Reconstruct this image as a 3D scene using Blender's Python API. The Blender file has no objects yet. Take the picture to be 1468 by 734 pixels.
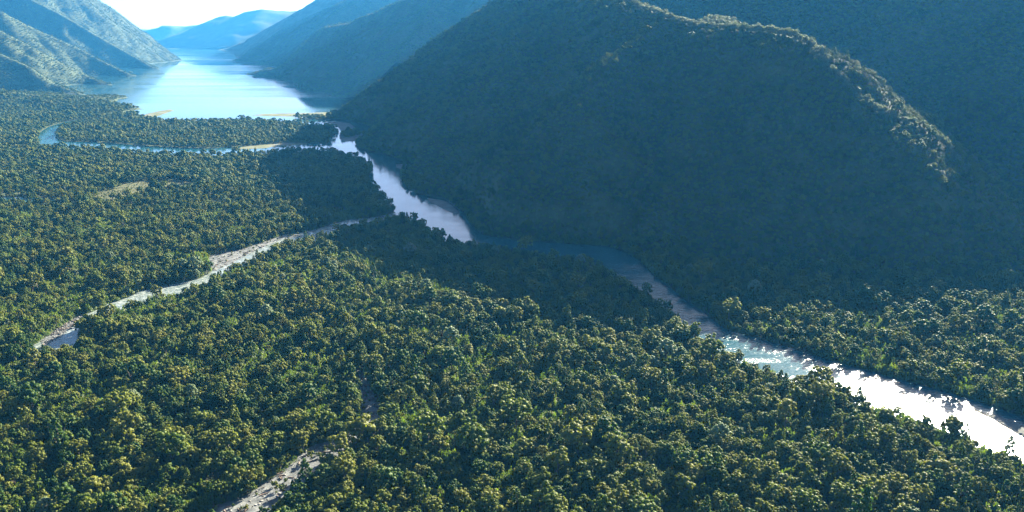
import bpy, bmesh, math, random
import numpy as np
from mathutils import Vector
R = math.radians
rng = np.random.default_rng(7)
random.seed(7)
sc = bpy.context.scene
col = sc.collection

# ------------------------------------------------------------------ camera
CAM_H = 300.0
PITCH = 16.05
F_PX = 1130.0
cam_d = bpy.data.cameras.new('camera')
cam = bpy.data.objects.new('camera', cam_d)
col.objects.link(cam)
cam.location = (0, 0, CAM_H)
cam.rotation_euler = (R(90 - PITCH), 0, 0)
cam_d.sensor_width = 36.0
cam_d.lens = 36.0 * F_PX / 1468.0
cam_d.clip_start = 1.0
cam_d.clip_end = 80000.0
sc.camera = cam

# ------------------------------------------------------------------ sky, sun, exposure
SUN_AZ, SUN_EL = 32.2, 20.9
w = bpy.data.worlds.new('World')
sc.world = w
w.use_nodes = True
nt = w.node_tree
bg = nt.nodes['Background']
sky = nt.nodes.new('ShaderNodeTexSky')
sky.sky_type = 'NISHITA'
sky.sun_disc = False
sky.sun_elevation = R(SUN_EL)
sky.sun_rotation = R(SUN_AZ)
sky.altitude = 0
sky.air_density = 0.36
sky.dust_density = 1.15
sky.ozone_density = 1.2
nt.links.new(sky.outputs[0], bg.inputs[0])
bg.inputs[1].default_value = 0.05
sun_d = bpy.data.lights.new('sun', 'SUN')
sun_d.energy = 5.0
sun_d.angle = R(0.53)
sun_d.color = (1.0, 0.91, 0.70)
sun = bpy.data.objects.new('sun', sun_d)
col.objects.link(sun)
sdir = Vector((math.sin(R(SUN_AZ)) * math.cos(R(SUN_EL)), math.cos(R(SUN_AZ)) * math.cos(R(SUN_EL)), math.sin(R(SUN_EL))))
sun.rotation_euler = sdir.to_track_quat('Z', 'Y').to_euler()
sc.view_settings.view_transform = 'Standard'
sc.view_settings.look = 'None'
sc.view_settings.exposure = 2.95
sc.view_settings.gamma = 1.0
cy = sc.cycles
cy.use_denoising = True
cy.max_bounces = 6
cy.diffuse_bounces = 2
cy.glossy_bounces = 2
cy.transmission_bounces = 3
cy.transparent_max_bounces = 8
cy.volume_bounces = 0
cy.sample_clamp_indirect = 4.0

# ------------------------------------------------------------------ helpers
CP, SP = math.cos(R(PITCH)), math.sin(R(PITCH))


def ray(x, y):
    u = (x - 734) / F_PX
    v = (367 - y) / F_PX
    return np.array([u, CP + v * SP, v * CP - SP])


def at(x, y, z=0.0):
    """ground position seen in a photo direction, at height z"""
    d = ray(x, y)
    k = (z - CAM_H) / d[2]
    return np.array([d[0] * k, d[1] * k, z])


def at_depth(x, y, Y):
    d = ray(x, y)
    k = Y / d[1]
    return np.array([d[0] * k, Y, CAM_H + d[2] * k])


def link(name, me, parent=None, mats=()):
    o = bpy.data.objects.new(name, me)
    col.objects.link(o)
    if parent:
        o.parent = parent
    for m in mats:
        if m.name not in [x.name for x in me.materials if x]:
            me.materials.append(m)
    return o


def mesh_np(name, V, Fc):
    me = bpy.data.meshes.new(name)
    V = np.asarray(V, np.float32)
    Fc = np.asarray(Fc, np.int32)
    n = Fc.shape[1]
    me.vertices.add(len(V))
    me.vertices.foreach_set('co', V.ravel())
    me.loops.add(Fc.size)
    me.loops.foreach_set('vertex_index', Fc.ravel())
    me.polygons.add(len(Fc))
    me.polygons.foreach_set('loop_start', np.arange(0, Fc.size, n, dtype=np.int32))
    me.polygons.foreach_set('loop_total', np.full(len(Fc), n, np.int32))
    me.update(calc_edges=True)
    me.validate()
    return me


def hash2(ix, iy, seed):
    h = (ix.astype(np.int64) * 374761393 + iy.astype(np.int64) * 668265263 + seed * 974634777) & 0xffffffff
    h = ((h ^ (h >> 13)) * 1274126177) & 0xffffffff
    return ((h ^ (h >> 16)) & 0xffff) / 65535.0


def vnoise(x, y, seed=0):
    x = np.asarray(x, float)
    y = np.asarray(y, float)
    ix = np.floor(x)
    iy = np.floor(y)
    fx = x - ix
    fy = y - iy
    fx = fx * fx * fx * (fx * (fx * 6 - 15) + 10)
    fy = fy * fy * fy * (fy * (fy * 6 - 15) + 10)
    a = hash2(ix, iy, seed)
    b = hash2(ix + 1, iy, seed)
    c = hash2(ix, iy + 1, seed)
    d = hash2(ix + 1, iy + 1, seed)
    return (a + (b - a) * fx) * (1 - fy) + (c + (d - c) * fx) * fy


def fbm(x, y, seed=0, oct=4):
    s = 0
    a = 0.5
    for o in range(oct):
        s = s + a * (vnoise(x, y, seed + o) - 0.5)
        x, y = (x * 1.6 - y * 1.2), (x * 1.2 + y * 1.6)
        a *= 0.5
    return s * 2


def in_poly(px, py, poly):
    poly = np.asarray(poly)[:, :2]
    out = np.zeros(len(px), bool)
    x0, y0 = poly.min(0)
    x1, y1 = poly.max(0)
    sel = np.where((px >= x0) & (px <= x1) & (py >= y0) & (py <= y1))[0]
    X, Y = px[sel], py[sel]
    ins = np.zeros(len(sel), bool)
    n = len(poly)
    for i in range(n):
        ax, ay = poly[i]
        bx, by = poly[(i + 1) % n]
        if ay == by:
            continue
        c = ((ay > Y) != (by > Y)) & (X < (bx - ax) * (Y - ay) / (by - ay) + ax)
        ins ^= c
    out[sel] = ins
    return out


def smooth_line(pts, step):
    """resample a polyline with Catmull-Rom"""
    P = np.array(pts, float)
    P = np.vstack([2 * P[0] - P[1], P, 2 * P[-1] - P[-2]])
    out = []
    for i in range(1, len(P) - 2):
        L = np.linalg.norm(P[i + 1] - P[i])
        n = max(1, min(12, int(L / step)))
        for k in range(n):
            t = k / n
            a, b, c, d = P[i - 1], P[i], P[i + 1], P[i + 2]
            cr = 0.5 * ((2 * b) + (c - a) * t + (2 * a - 5 * b + 4 * c - d) * t * t + (3 * b - a - 3 * c + d) * t ** 3)
            out.append(0.5 * cr + 0.5 * (b + (c - b) * t))
    out.append(P[-2])
    return np.array(out)


# ------------------------------------------------------------------ materials
def new_mat(name):
    m = bpy.data.materials.new(name)
    m.use_nodes = True
    t = m.node_tree
    b = t.nodes['Principled BSDF']
    return m, t, b


def nnode(t, kind, **kw):
    n = t.nodes.new(kind)
    for k, v in kw.items():
        setattr(n, k, v)
    return n


def ramp(t, fac, stops):
    r = t.nodes.new('ShaderNodeValToRGB')
    el = r.color_ramp.elements
    while len(el) < len(stops):
        el.new(0.5)
    for e, (p, c) in zip(el, stops):
        e.position = p
        e.color = (*c, 1)
    t.links.new(fac, r.inputs[0])
    return r.outputs[0]


def leaf_mat(name, stops, trans=0.42, spec=0.4, patch=85.0):
    """foliage: colour per plant from the object's random number and slow patches over the land"""
    m, t, b = new_mat(name)
    oi = nnode(t, 'ShaderNodeObjectInfo')
    ns = nnode(t, 'ShaderNodeTexNoise')
    ns.inputs['Scale'].default_value = 1.0
    ns.inputs['Detail'].default_value = 2.0
    vm = nnode(t, 'ShaderNodeVectorMath', operation='SCALE')
    vm.inputs['Scale'].default_value = 1.0 / patch
    t.links.new(oi.outputs['Location'], vm.inputs[0])
    t.links.new(vm.outputs[0], ns.inputs['Vector'])
    mr = nnode(t, 'ShaderNodeMath', operation='MULTIPLY_ADD')
    mr.inputs[1].default_value = 0.62
    t.links.new(oi.outputs['Random'], mr.inputs[0])
    mr2 = nnode(t, 'ShaderNodeMath', operation='MULTIPLY_ADD')
    mr2.inputs[1].default_value = 1.3
    mr2.inputs[2].default_value = -0.46
    t.links.new(ns.outputs[0], mr2.inputs[0])
    t.links.new(mr2.outputs[0], mr.inputs[2])
    cl = ramp(t, mr.outputs[0], stops)
    # fine leaf to leaf variation
    ge = nnode(t, 'ShaderNodeTexCoord')
    n2 = nnode(t, 'ShaderNodeTexNoise')
    n2.inputs['Scale'].default_value = 0.9
    n2.inputs['Detail'].default_value = 2.0
    t.links.new(ge.outputs['Object'], n2.inputs['Vector'])
    mp = nnode(t, 'ShaderNodeMapRange')
    mp.inputs[1].default_value = 0.3
    mp.inputs[2].default_value = 0.7
    mp.inputs[3].default_value = 0.78
    mp.inputs[4].default_value = 1.25
    t.links.new(n2.outputs[0], mp.inputs[0])
    mx = nnode(t, 'ShaderNodeMix', data_type='RGBA', blend_type='MULTIPLY')
    mx.inputs[0].default_value = 1.0
    t.links.new(cl, mx.inputs[6])
    t.links.new(mp.outputs[0], mx.inputs[7])
    t.links.new(mx.outputs[2], b.inputs['Base Color'])
    b.inputs['Roughness'].default_value = 0.55
    b.inputs['Specular IOR Level'].default_value = spec
    tr = nnode(t, 'ShaderNodeBsdfTranslucent')
    hs = nnode(t, 'ShaderNodeHueSaturation')
    hs.inputs['Saturation'].default_value = 1.15
    hs.inputs['Value'].default_value = 1.3
    t.links.new(mx.outputs[2], hs.inputs['Color'])
    t.links.new(hs.outputs[0], tr.inputs[0])
    ms = nnode(t, 'ShaderNodeMixShader')
    ms.inputs[0].default_value = trans
    t.links.new(b.outputs[0], ms.inputs[1])
    t.links.new(tr.outputs[0], ms.inputs[2])
    t.links.new(ms.outputs[0], t.nodes['Material Output'].inputs[0])
    return m


M = {}
M['leaf'] = leaf_mat('forest_leaves', [(0.0, (0.035, 0.074, 0.009)), (0.22, (0.067, 0.103, 0.009)), (0.45, (0.113, 0.137, 0.014)),
                                       (0.66, (0.141, 0.148, 0.024)), (0.84, (0.087, 0.120, 0.011)), (1.0, (0.129, 0.160, 0.041))], spec=0.12)
M['leaf_dark'] = leaf_mat('dark_leaves', [(0.0, (0.024, 0.059, 0.009)), (0.5, (0.045, 0.084, 0.009)), (1.0, (0.099, 0.119, 0.009))], spec=0.12)
M['leaf_pale'] = leaf_mat('pale_leaves', [(0.0, (0.110, 0.165, 0.072)), (0.5, (0.143, 0.187, 0.088)), (1.0, (0.176, 0.198, 0.121))], trans=0.4, spec=0.2)
M['fern'] = leaf_mat('fern_leaves', [(0.0, (0.05, 0.085, 0.015)), (0.5, (0.085, 0.125, 0.022)), (1.0, (0.12, 0.145, 0.03))], trans=0.45, patch=60, spec=0.2)
M['leaf_lit_rim'] = leaf_mat('lit_rim_leaves', [(0.0, (0.10, 0.13, 0.06)), (0.5, (0.14, 0.16, 0.09)), (1.0, (0.16, 0.17, 0.11))], trans=0.5, spec=0.2)  # paler leaves: the sunlit rim of the crest is put into the colour

m, t, b = new_mat('bark')
n = nnode(t, 'ShaderNodeTexNoise')
n.inputs['Scale'].default_value = 3.0
t.links.new(ramp(t, n.outputs[0], [(0.3, (0.07, 0.055, 0.04)), (0.7, (0.16, 0.14, 0.11))]), b.inputs['Base Color'])
b.inputs['Roughness'].default_value = 0.9
M['bark'] = m

m, t, b = new_mat('driftwood')
n = nnode(t, 'ShaderNodeTexNoise')
n.inputs['Scale'].default_value = 2.0
t.links.new(ramp(t, n.outputs[0], [(0.3, (0.10, 0.065, 0.045)), (0.7, (0.24, 0.18, 0.14))]), b.inputs['Base Color'])
b.inputs['Roughness'].default_value = 0.9
M['driftwood'] = m


def ground_mat(name, stops, scale, bump=0.4, rough=0.95, detail=6.0, bdist=0.5):
    m, t, b = new_mat(name)
    tc = nnode(t, 'ShaderNodeNewGeometry')
    n = nnode(t, 'ShaderNodeTexNoise')
    n.inputs['Scale'].default_value = scale
    n.inputs['Detail'].default_value = detail
    n.inputs['Roughness'].default_value = 0.62
    t.links.new(tc.outputs['Position'], n.inputs['Vector'])
    t.links.new(ramp(t, n.outputs[0], stops), b.inputs['Base Color'])
    b.inputs['Roughness'].default_value = rough
    b.inputs['Specular IOR Level'].default_value = 0.2
    bp = nnode(t, 'ShaderNodeBump')
    bp.inputs['Strength'].default_value = bump
    bp.inputs['Distance'].default_value = bdist
    t.links.new(n.outputs[0], bp.inputs['Height'])
    t.links.new(bp.outputs[0], b.inputs['Normal'])
    return m


M['floor'] = ground_mat('forest_floor', [(0.35, (0.030, 0.040, 0.018)), (0.55, (0.060, 0.080, 0.028)), (0.7, (0.085, 0.105, 0.035))], 0.05)
M['slope'] = ground_mat('mountain_cover', [(0.3, (0.030, 0.045, 0.022)), (0.5, (0.055, 0.070, 0.030)), (0.7, (0.090, 0.095, 0.045))], 0.045, bump=1.0, bdist=8.0)
M['distant_slope'] = ground_mat('distant_cover', [(0.3, (0.045, 0.060, 0.032)), (0.5, (0.065, 0.078, 0.040)), (0.7, (0.09, 0.095, 0.055))], 0.006, bump=0.35, bdist=15.0, detail=9)
M['shore_slope'] = ground_mat('shore_mountain_cover', [(0.3, (0.030, 0.045, 0.022)), (0.5, (0.050, 0.065, 0.028)), (0.7, (0.075, 0.085, 0.038))], 0.02, bump=0.15, bdist=4.0)
M['far_slope'] = ground_mat('far_mountain_cover', [(0.3, (0.045, 0.060, 0.032)), (0.5, (0.075, 0.085, 0.045)), (0.7, (0.12, 0.12, 0.075))], 0.012, bump=1.0, bdist=25.0, detail=9)
M['gravel'] = ground_mat('gravel', [(0.32, (0.040, 0.043, 0.045)), (0.5, (0.105, 0.112, 0.115)), (0.66, (0.19, 0.20, 0.20))], 0.12, bump=0.7, bdist=1.2, detail=10)
M['wet_gravel'] = ground_mat('wet_gravel', [(0.3, (0.06, 0.065, 0.06)), (0.6, (0.14, 0.145, 0.135))], 0.05, bump=0.6, rough=0.95)
M['stone'] = ground_mat('stone', [(0.3, (0.07, 0.07, 0.068)), (0.7, (0.24, 0.235, 0.23))], 0.6, bump=0.3)
M['dry_grass'] = ground_mat('dry_grass', [(0.3, (0.045, 0.06, 0.02)), (0.5, (0.085, 0.085, 0.035)), (0.7, (0.07, 0.08, 0.028))], 0.08, bump=0.8, bdist=1.0)
M['sand_grass'] = ground_mat('sandy_grass', [(0.3, (0.05, 0.065, 0.022)), (0.5, (0.10, 0.105, 0.045)), (0.66, (0.15, 0.15, 0.125))], 0.02, bump=0.5)


def water_mat(name, base, rough, bump, scale, stretch, rot, bdist, foam=None, rvar=None):
    m, t, b = new_mat(name)
    g = nnode(t, 'ShaderNodeNewGeometry')
    mp = nnode(t, 'ShaderNodeMapping')
    mp.inputs['Rotation'].default_value = (0, 0, R(rot))
    mp.inputs['Scale'].default_value = (scale * stretch, scale, scale)
    t.links.new(g.outputs['Position'], mp.inputs[0])
    n = nnode(t, 'ShaderNodeTexNoise')
    n.inputs['Scale'].default_value = 1.0
    n.inputs['Detail'].default_value = 5.0
    n.inputs['Roughness'].default_value = 0.6
    t.links.new(mp.outputs[0], n.inputs['Vector'])
    bp = nnode(t, 'ShaderNodeBump')
    bp.inputs['Strength'].default_value = bump
    bp.inputs['Distance'].default_value = bdist
    t.links.new(n.outputs[0], bp.inputs['Height'])
    t.links.new(bp.outputs[0], b.inputs['Normal'])
    b.inputs['Base Color'].default_value = (*base, 1)
    b.inputs['Roughness'].default_value = rough
    b.inputs['IOR'].default_value = 1.33
    b.inputs['Specular IOR Level'].default_value = 0.5
    if foam:
        n2 = nnode(t, 'ShaderNodeTexNoise')
        n2.inputs['Scale'].default_value = 2.4
        n2.inputs['Detail'].default_value = 6.0
        n2.inputs['Roughness'].default_value = 0.7
        t.links.new(mp.outputs[0], n2.inputs['Vector'])
        c = ramp(t, n2.outputs[0], [(foam[0], base), (foam[1], foam[2])])
        t.links.new(c, b.inputs['Base Color'])
    if rvar:
        mp3 = nnode(t, 'ShaderNodeMapping')
        mp3.inputs['Scale'].default_value = rvar[0]
        mp3.inputs['Rotation'].default_value = (0, 0, R(rvar[3]))
        t.links.new(g.outputs['Position'], mp3.inputs[0])
        n3 = nnode(t, 'ShaderNodeTexNoise')
        n3.inputs['Scale'].default_value = 1.0
        n3.inputs['Detail'].default_value = 3.0
        t.links.new(mp3.outputs[0], n3.inputs['Vector'])
        q = nnode(t, 'ShaderNodeMapRange')
        q.inputs[1].default_value = 0.4
        q.inputs[2].default_value = 0.62
        q.inputs[3].default_value = rvar[1]
        q.inputs[4].default_value = rvar[2]
        t.links.new(n3.outputs[0], q.inputs[0])
        t.links.new(q.outputs[0], b.inputs['Roughness'])
    return m


M['lake'] = water_mat('lake_water', (0.02, 0.06, 0.07), 0.12, 0.15, 0.05, 0.4, 20, 0.5, rvar=((0.0006, 0.003, 1), 0.04, 0.16, -12))
M['river'] = water_mat('river_water', (0.012, 0.062, 0.082), 0.16, 0.8, 0.32, 0.5, -38, 0.8, foam=(0.62, 0.78, (0.40, 0.45, 0.45)))
t = M['river'].node_tree
g = nnode(t, 'ShaderNodeNewGeometry')
sp = nnode(t, 'ShaderNodeSeparateXYZ')
t.links.new(g.outputs['Position'], sp.inputs[0])
mp4 = nnode(t, 'ShaderNodeMapping')
mp4.inputs['Scale'].default_value = (0.016, 0.05, 0.05)
mp4.inputs['Rotation'].default_value = (0, 0, R(38))
t.links.new(g.outputs['Position'], mp4.inputs[0])
n4 = nnode(t, 'ShaderNodeTexNoise')
n4.inputs['Scale'].default_value = 1.0
n4.inputs['Detail'].default_value = 4.0
t.links.new(mp4.outputs[0], n4.inputs['Vector'])
q4 = nnode(t, 'ShaderNodeMapRange')
q4.inputs[1].default_value, q4.inputs[2].default_value, q4.inputs[3].default_value, q4.inputs[4].default_value = 0.36, 0.62, 0.55, 1.2
t.links.new(n4.outputs[0], q4.inputs[0])
for lo, hi, a_, b_, tgt in ((780.0, 1150.0, 1.0, 0.12, [n for n in t.nodes if n.type == 'BUMP'][0].inputs['Strength']),
                            (780.0, 1150.0, 0.17, 0.10, t.nodes['Principled BSDF'].inputs['Roughness'])):
    q = nnode(t, 'ShaderNodeMapRange')
    q.inputs[1].default_value, q.inputs[2].default_value, q.inputs[3].default_value, q.inputs[4].default_value = lo, hi, a_, b_
    t.links.new(sp.outputs['Y'], q.inputs[0])
    mu = nnode(t, 'ShaderNodeMath', operation='MULTIPLY')
    t.links.new(q.outputs[0], mu.inputs[0])
    t.links.new(q4.outputs[0], mu.inputs[1])
    t.links.new(mu.outputs[0], tgt)
M['stream'] = water_mat('stream_water', (0.075, 0.105, 0.10), 0.2, 0.6, 0.35, 0.35, 30, 0.5, foam=(0.46, 0.64, (0.42, 0.45, 0.44)))

# ------------------------------------------------------------------ water and gravel outlines (far bank at the water, near bank seen over tree tops)
TOP = 15.0


def bank(far, near, top=TOP):
    f = [at(*q)[:2] for q in far]
    n = [at(*q, z=(11.0 if top == 7 and q[0] > 430 else top) if q[0] < 960 or top != TOP else 9.0)[:2] for q in near]
    f = smooth_line(f, 12)
    n = smooth_line(n, 12)
    return np.vstack([f, n[::-1]])


river_far = [(1560, 634), (1468, 600), (1408, 578), (1347, 560), (1273, 540), (1200, 520), (1158, 507), (1125, 496), (1082, 484), (1042, 473), (1027, 463), (1012, 450), (984, 431), (962, 414),
             (929, 387), (918, 374), (890, 359), (870, 354), (831, 351), (787, 348), (744, 345), (715, 341), (696, 338), (684, 331), (674, 320), (667, 307), (650, 296), (640, 287),
             (622, 283), (598, 278), (582, 268), (575, 257), (576, 247), (588, 241), (600, 236), (587, 235), (572, 230), (554, 223), (530, 218), (516, 214), (509, 206), (499, 205.5), (467, 206), (407, 205.5), (350, 210), (300, 212.8), (252, 212), (217, 210), (182, 207), (136, 204)]
river_near = [(1560, 690), (1468, 654), (1445, 645), (1421, 637), (1396, 625), (1381, 610), (1347, 603), (1323, 596), (1293, 586), (1256, 578), (1224, 564), (1191, 555), (1158, 543),
              (1127, 538), (1103, 525), (1079, 518), (1060, 509), (1034, 501), (1012, 494), (1006, 483), (990, 477), (979, 467), (975, 457), (966, 446), (951, 431), (935, 416),
              (918, 404), (896, 390), (870, 374), (822, 362), (787, 357), (733, 350), (700, 345), (674, 342), (657, 338), (640, 333), (618, 322), (600, 309), (590, 306), (577, 300),
              (559, 287), (548, 272), (529, 253), (528, 243), (534, 234), (530, 227), (513, 217), (500, 215), (474, 210), (446, 208.5), (403, 210), (377, 212.5), (330, 214.5), (261, 214), (217, 212.5), (180, 210), (136, 206)]
W = {}
W['river'] = bank(river_far, river_near)
W['oxbow'] = np.vstack([smooth_line([at(*q)[:2] for q in [(136, 204), (98, 203), (86, 200), (81, 196), (81, 189), (91, 183.5), (111, 176), (139, 172), (185, 163.5)]], 20),
                        smooth_line([at(*q)[:2] for q in [(187, 160), (164, 166), (120, 171), (93, 175), (70, 182), (58, 190), (54, 198)]], 20),
                        smooth_line([at(*q, z=TOP)[:2] for q in [(54, 201), (75, 204), (98, 205.5), (136, 206)]], 20)])
W['loop'] = bank([(359, 167), (382, 166.6), (417, 168.5), (438, 171), (481, 171.5), (500, 173), (509, 175.5), (527, 181.5), (539, 187), (527, 193), (517, 199), (510, 205)],
                 [(359, 168), (382, 169), (417, 171.5), (438, 174), (470, 177), (486, 182), (478, 187), (473, 192), (472, 198), (474, 204), (490, 206), (507, 206)], 13)
W['stream'] = bank([(574, 304), (531, 313), (501, 315), (478, 321), (454, 329), (427, 335), (407, 340), (390, 347), (370, 354), (347, 364), (325, 375), (306, 388), (288, 399.5), (258, 406), (203, 417), (182, 428), (154, 436),
                    (143, 443), (111, 457), (84, 474), (40, 500)],
                   [(574, 307), (531, 316), (501, 320), (482, 325), (468, 332), (447, 338), (427, 343), (411, 347), (390, 355), (368, 366), (351, 376), (331, 383), (309, 395),
                    (300, 404), (285, 409), (263, 417), (241, 420), (214, 426), (201, 432), (187, 435), (154, 441), (146, 450), (114, 464), (116, 479), (108, 493), (60, 510)], 7)
W['pond'] = bank([(-20, 284), (40, 283), (95, 286)], [(-20, 285.6), (40, 285.6), (95, 288)], 10)
LZ = 13
lake_near = [(100, 140), (131, 145), (152, 152), (165, 155), (182, 158), (190, 161), (210, 164.5), (235, 168), (280, 169), (330, 168), (360, 166), (430, 163), (470, 162)]
W['lake'] = np.vstack([[at(*q, z=LZ)[:2] for q in lake_near], [(600, 3300), (600, 15500), (-10000, 15500), (-12000, 9500), (-3300, 4700)]])

G = {}
G['bed'] = bank([(225, 760), (300, 730), (331, 719), (358, 711), (370, 702), (397, 683), (419, 666), (431, 652), (447, 641), (472, 633), (500, 628), (504, 617), (517, 603), (520, 586), (517, 566), (513, 547), (505, 525)],
                [(330, 775), (372, 741), (398, 728), (426, 716), (438, 700), (460, 684), (470, 668), (481, 655), (503, 640), (522, 629), (540, 610), (548, 588), (538, 560), (528, 545), (516, 524)], 4)
G['stream_bar'] = bank([(430, 334), (407, 337), (390, 343), (370, 350), (347, 358), (321, 361), (300, 368), (298, 378), (301, 388)],
                       [(430, 340), (407, 343), (392, 349), (372, 358), (352, 368), (335, 377), (316, 386), (308, 390)], 0)
G['stream_tail'] = bank([(125, 447), (105, 458), (84, 471), (58, 490)], [(122, 453), (108, 466), (92, 480), (62, 499)], 0)
G['point_bar'] = np.array([at(*q)[:2] for q in [(470, 174.6), (485, 174.8), (502, 177), (510, 184), (522, 190.5), (527, 194), (517, 200.5), (505, 203), (494, 203), (487, 199.5), (486, 194), (489, 189), (486, 184), (478, 178)]])
ISLET = np.array([at(*q)[:2] for q in [(489, 196.5), (491, 192), (503, 187), (513, 187.5), (520, 193.5), (509, 196.5), (497, 198.5)]])
G['sunny_bar'] = bank([(345, 211), (375, 208), (407, 205), (440, 205.5)], [(345, 214), (375, 213), (400, 209.5), (440, 207)], 0)
G['side_bar'] = bank([(1392, 586), (1420, 594), (1468, 609), (1560, 645)], [(1392, 588.5), (1420, 600), (1468, 627), (1560, 670)], 0)
G['mid_bar'] = bank([(568, 236), (580, 235), (592, 237)], [(568, 240), (578, 245), (590, 241)], 0)
G['shoal'] = bank([(612, 284), (640, 289), (660, 305)], [(614, 288), (640, 302), (655, 308)], 0)
DG = {}
DG['clearing'] = bank([(172, 265), (205, 260), (245, 259), (274, 262)], [(172, 268), (205, 268), (245, 267), (274, 265)], 8)
DG['clearing_scrub'] = bank([(140, 276), (170, 270), (215, 269)], [(140, 289), (180, 288), (215, 277)], 0)
SP_ = {}
SP_['left_spit'] = np.array([at(*q)[:2] for q in [(205, 166), (213, 162.5), (230, 159), (244, 157), (249, 158.5), (236, 163), (224, 167.5), (210, 169)]])
SP_['right_spit'] = np.array([at(*q)[:2] for q in [(360, 165.5), (376, 163.6), (400, 162.8), (428, 162.6), (470, 161), (470, 167), (420, 167.5), (385, 166.6)]])
SP_['shore_strip'] = np.array([at(*q)[:2] for q in [(150, 153.2), (158, 153.4), (166, 155), (163, 156.5), (152, 155)]])



def edge_dist(px, py, poly):
    """distance outside an outline (0 inside)"""
    d = np.full(px.shape, 1e9)
    poly = np.asarray(poly)[:, :2]
    for a, b2 in zip(poly, np.roll(poly, -1, 0)):
        e = b2 - a
        tt = np.clip(((px - a[0]) * e[0] + (py - a[1]) * e[1]) / (e @ e + 1e-9), 0, 1)
        d = np.minimum(d, np.hypot(px - a[0] - tt * e[0], py - a[1] - tt * e[1]))
    d[in_poly(px, py, poly)] = 0
    return d


def carve(X, Y, Z):
    """keep the slopes off the river beds"""
    sh = Z.shape
    x, y, z = X.ravel(), Y.ravel(), Z.ravel().copy()
    for k in ('river', 'oxbow', 'loop', 'stream'):
        p = W[k]
        lo, hi = p.min(0) - 70, p.max(0) + 70
        s = np.where((x > lo[0]) & (x < hi[0]) & (y > lo[1]) & (y < hi[1]) & (z > -1))[0]
        if len(s) == 0:
            continue
        d = edge_dist(x[s], y[s], p)
        f = np.clip((d - 4) / 55, 0, 1)
        f = f * f * (3 - 2 * f)
        z[s] = np.minimum(z[s], -3 + (z[s] + 3) * f + 0.25 * np.clip(d - 4, 0, 55))
        z[s] = np.where(d < 4, np.minimum(z[s], -3), z[s])
    return z.reshape(sh)


# ------------------------------------------------------------------ relief
RIDGES = {}
RIDGES['mountain'] = dict(box=(-900, 1500, 760, 3500), cell=8.0, slope=0.68, soft=14, amp=1.0, lines=[
    [(-690, 2900, -14), (-590, 2820, 30), (-470, 2700, 112), (-415, 2740, 135), (-330, 2780, 160), (-300, 2800, 192), (-220, 2850, 240), (-160, 2900, 278),
     (-112, 3000, 322), (-62, 3080, 385), (20, 2950, 452), (90, 2740, 466), (172, 2390, 440), (242, 1975, 387), (280, 1790, 352), (315, 1652, 328),
     (353, 1567, 310), (409, 1479, 304), (462, 1410, 299), (479, 1380, 291), (494, 1350, 279), (512, 1274, 232), (545, 1190, 182),
     (615, 1160, 136), (648, 1120, 78), (680, 1080, 25), (720, 1030, -15)],
    [(353, 1567, 312), (400, 1640, 325), (460, 1700, 318), (560, 1780, 280)],
    [(-240, 2850, 250), (-215, 2400, 165), (-190, 2050, 75), (-180, 1880, 10)],
    [(-75, 3080, 390), (-60, 2600, 290), (-80, 2150, 170), (-70, 1800, 50)],
    [(172, 2390, 438), (60, 2100, 300), (-20, 1750, 130), (-20, 1520, 20)],
    [(315, 1652, 328), (240, 1560, 285), (165, 1455, 245), (120, 1380, 205), (88, 1290, 122), (60, 1200, 35)],
])
RIDGES['valley_side'] = dict(box=(200, 2300, 900, 4600), cell=14.0, slope=0.62, soft=25, amp=0.5, lines=[
    [(1150, 1500, 190), (1140, 1640, 285), (1150, 1721, 350), (1160, 1930, 505), (1150, 2100, 518), (1150, 2200, 545), (1000, 2700, 690), (800, 3300, 720), (600, 3900, 760)],
    [(1160, 1930, 480), (1500, 1700, 420), (2000, 1500, 450)],
    [(1000, 2700, 690), (640, 2450, 380), (400, 2300, 200)],
])
D = at_depth
RIDGES['lake_spur'] = dict(box=(-2200, 1200, 3600, 7000), cell=24.0, slope=0.74, soft=22, lines=[
    [(*at(389, 103)[:2] + (0, 60), -5), D(412, 88, 5700), D(427, 67, 5650), D(448, 50, 5550), D(469, 35, 5450), D(501, 31, 5300), D(533, 17, 5150),
     D(572, 0, 5000), D(640, -30, 4800), D(720, -40, 4600), D(800, -40, 4400)],
    [D(501, 31, 5300), D(490, 80, 4500), D(480, 130, 3900)],
    [D(640, -30, 4800), D(600, 40, 4000), D(560, 100, 3500), D(530, 140, 3200)],
])
RIDGES['lake_side_mountain'] = dict(box=(-5200, 1600, 6500, 14000), cell=45.0, slope=0.7, soft=30, amp=0.6, lines=[
    [D(318, 71, 12300), D(352, 58, 11800), D(377, 42, 11300), D(412, 23, 10800), D(448, 2, 10300), D(500, -35, 9800), D(600, -60, 9000)],
    [D(372, 84, 8300), D(412, 36, 8200), D(462, 14, 8000), D(494, 0, 7800), D(560, -40, 7500), D(700, -50, 7200)],
])
RIDGES['far_hill'] = dict(box=(-11000, 500, 12800, 16600), cell=60.0, slope=0.42, soft=30, amp=0.35, lines=[
    [D(262, 47, 14013), D(285, 35, 14094), D(313, 23, 14175), D(324, 21, 14175), D(335, 23, 14175), D(352, 16, 14256), D(377, 12, 14256), D(395, 14, 14337),
     D(420, 15, 14418), D(480, 10, 14580), D(560, 0, 14580), D(640, 0, 14580)],
    [D(324, 21, 14175), D(300, 58, 13446)],
    [D(377, 12, 14256), D(360, 60, 13284)],
])
RIDGES['farthest_hill'] = dict(box=(-13000, -3000, 14800, 18600), cell=90.0, slope=0.35, soft=30, lines=[
    [D(100, 30, 16800), D(200, 41, 16800), D(216, 42, 16800), D(239, 36, 16800), D(264, 37, 16800), D(290, 34, 16800), D(330, 30, 16800)],
])
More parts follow.
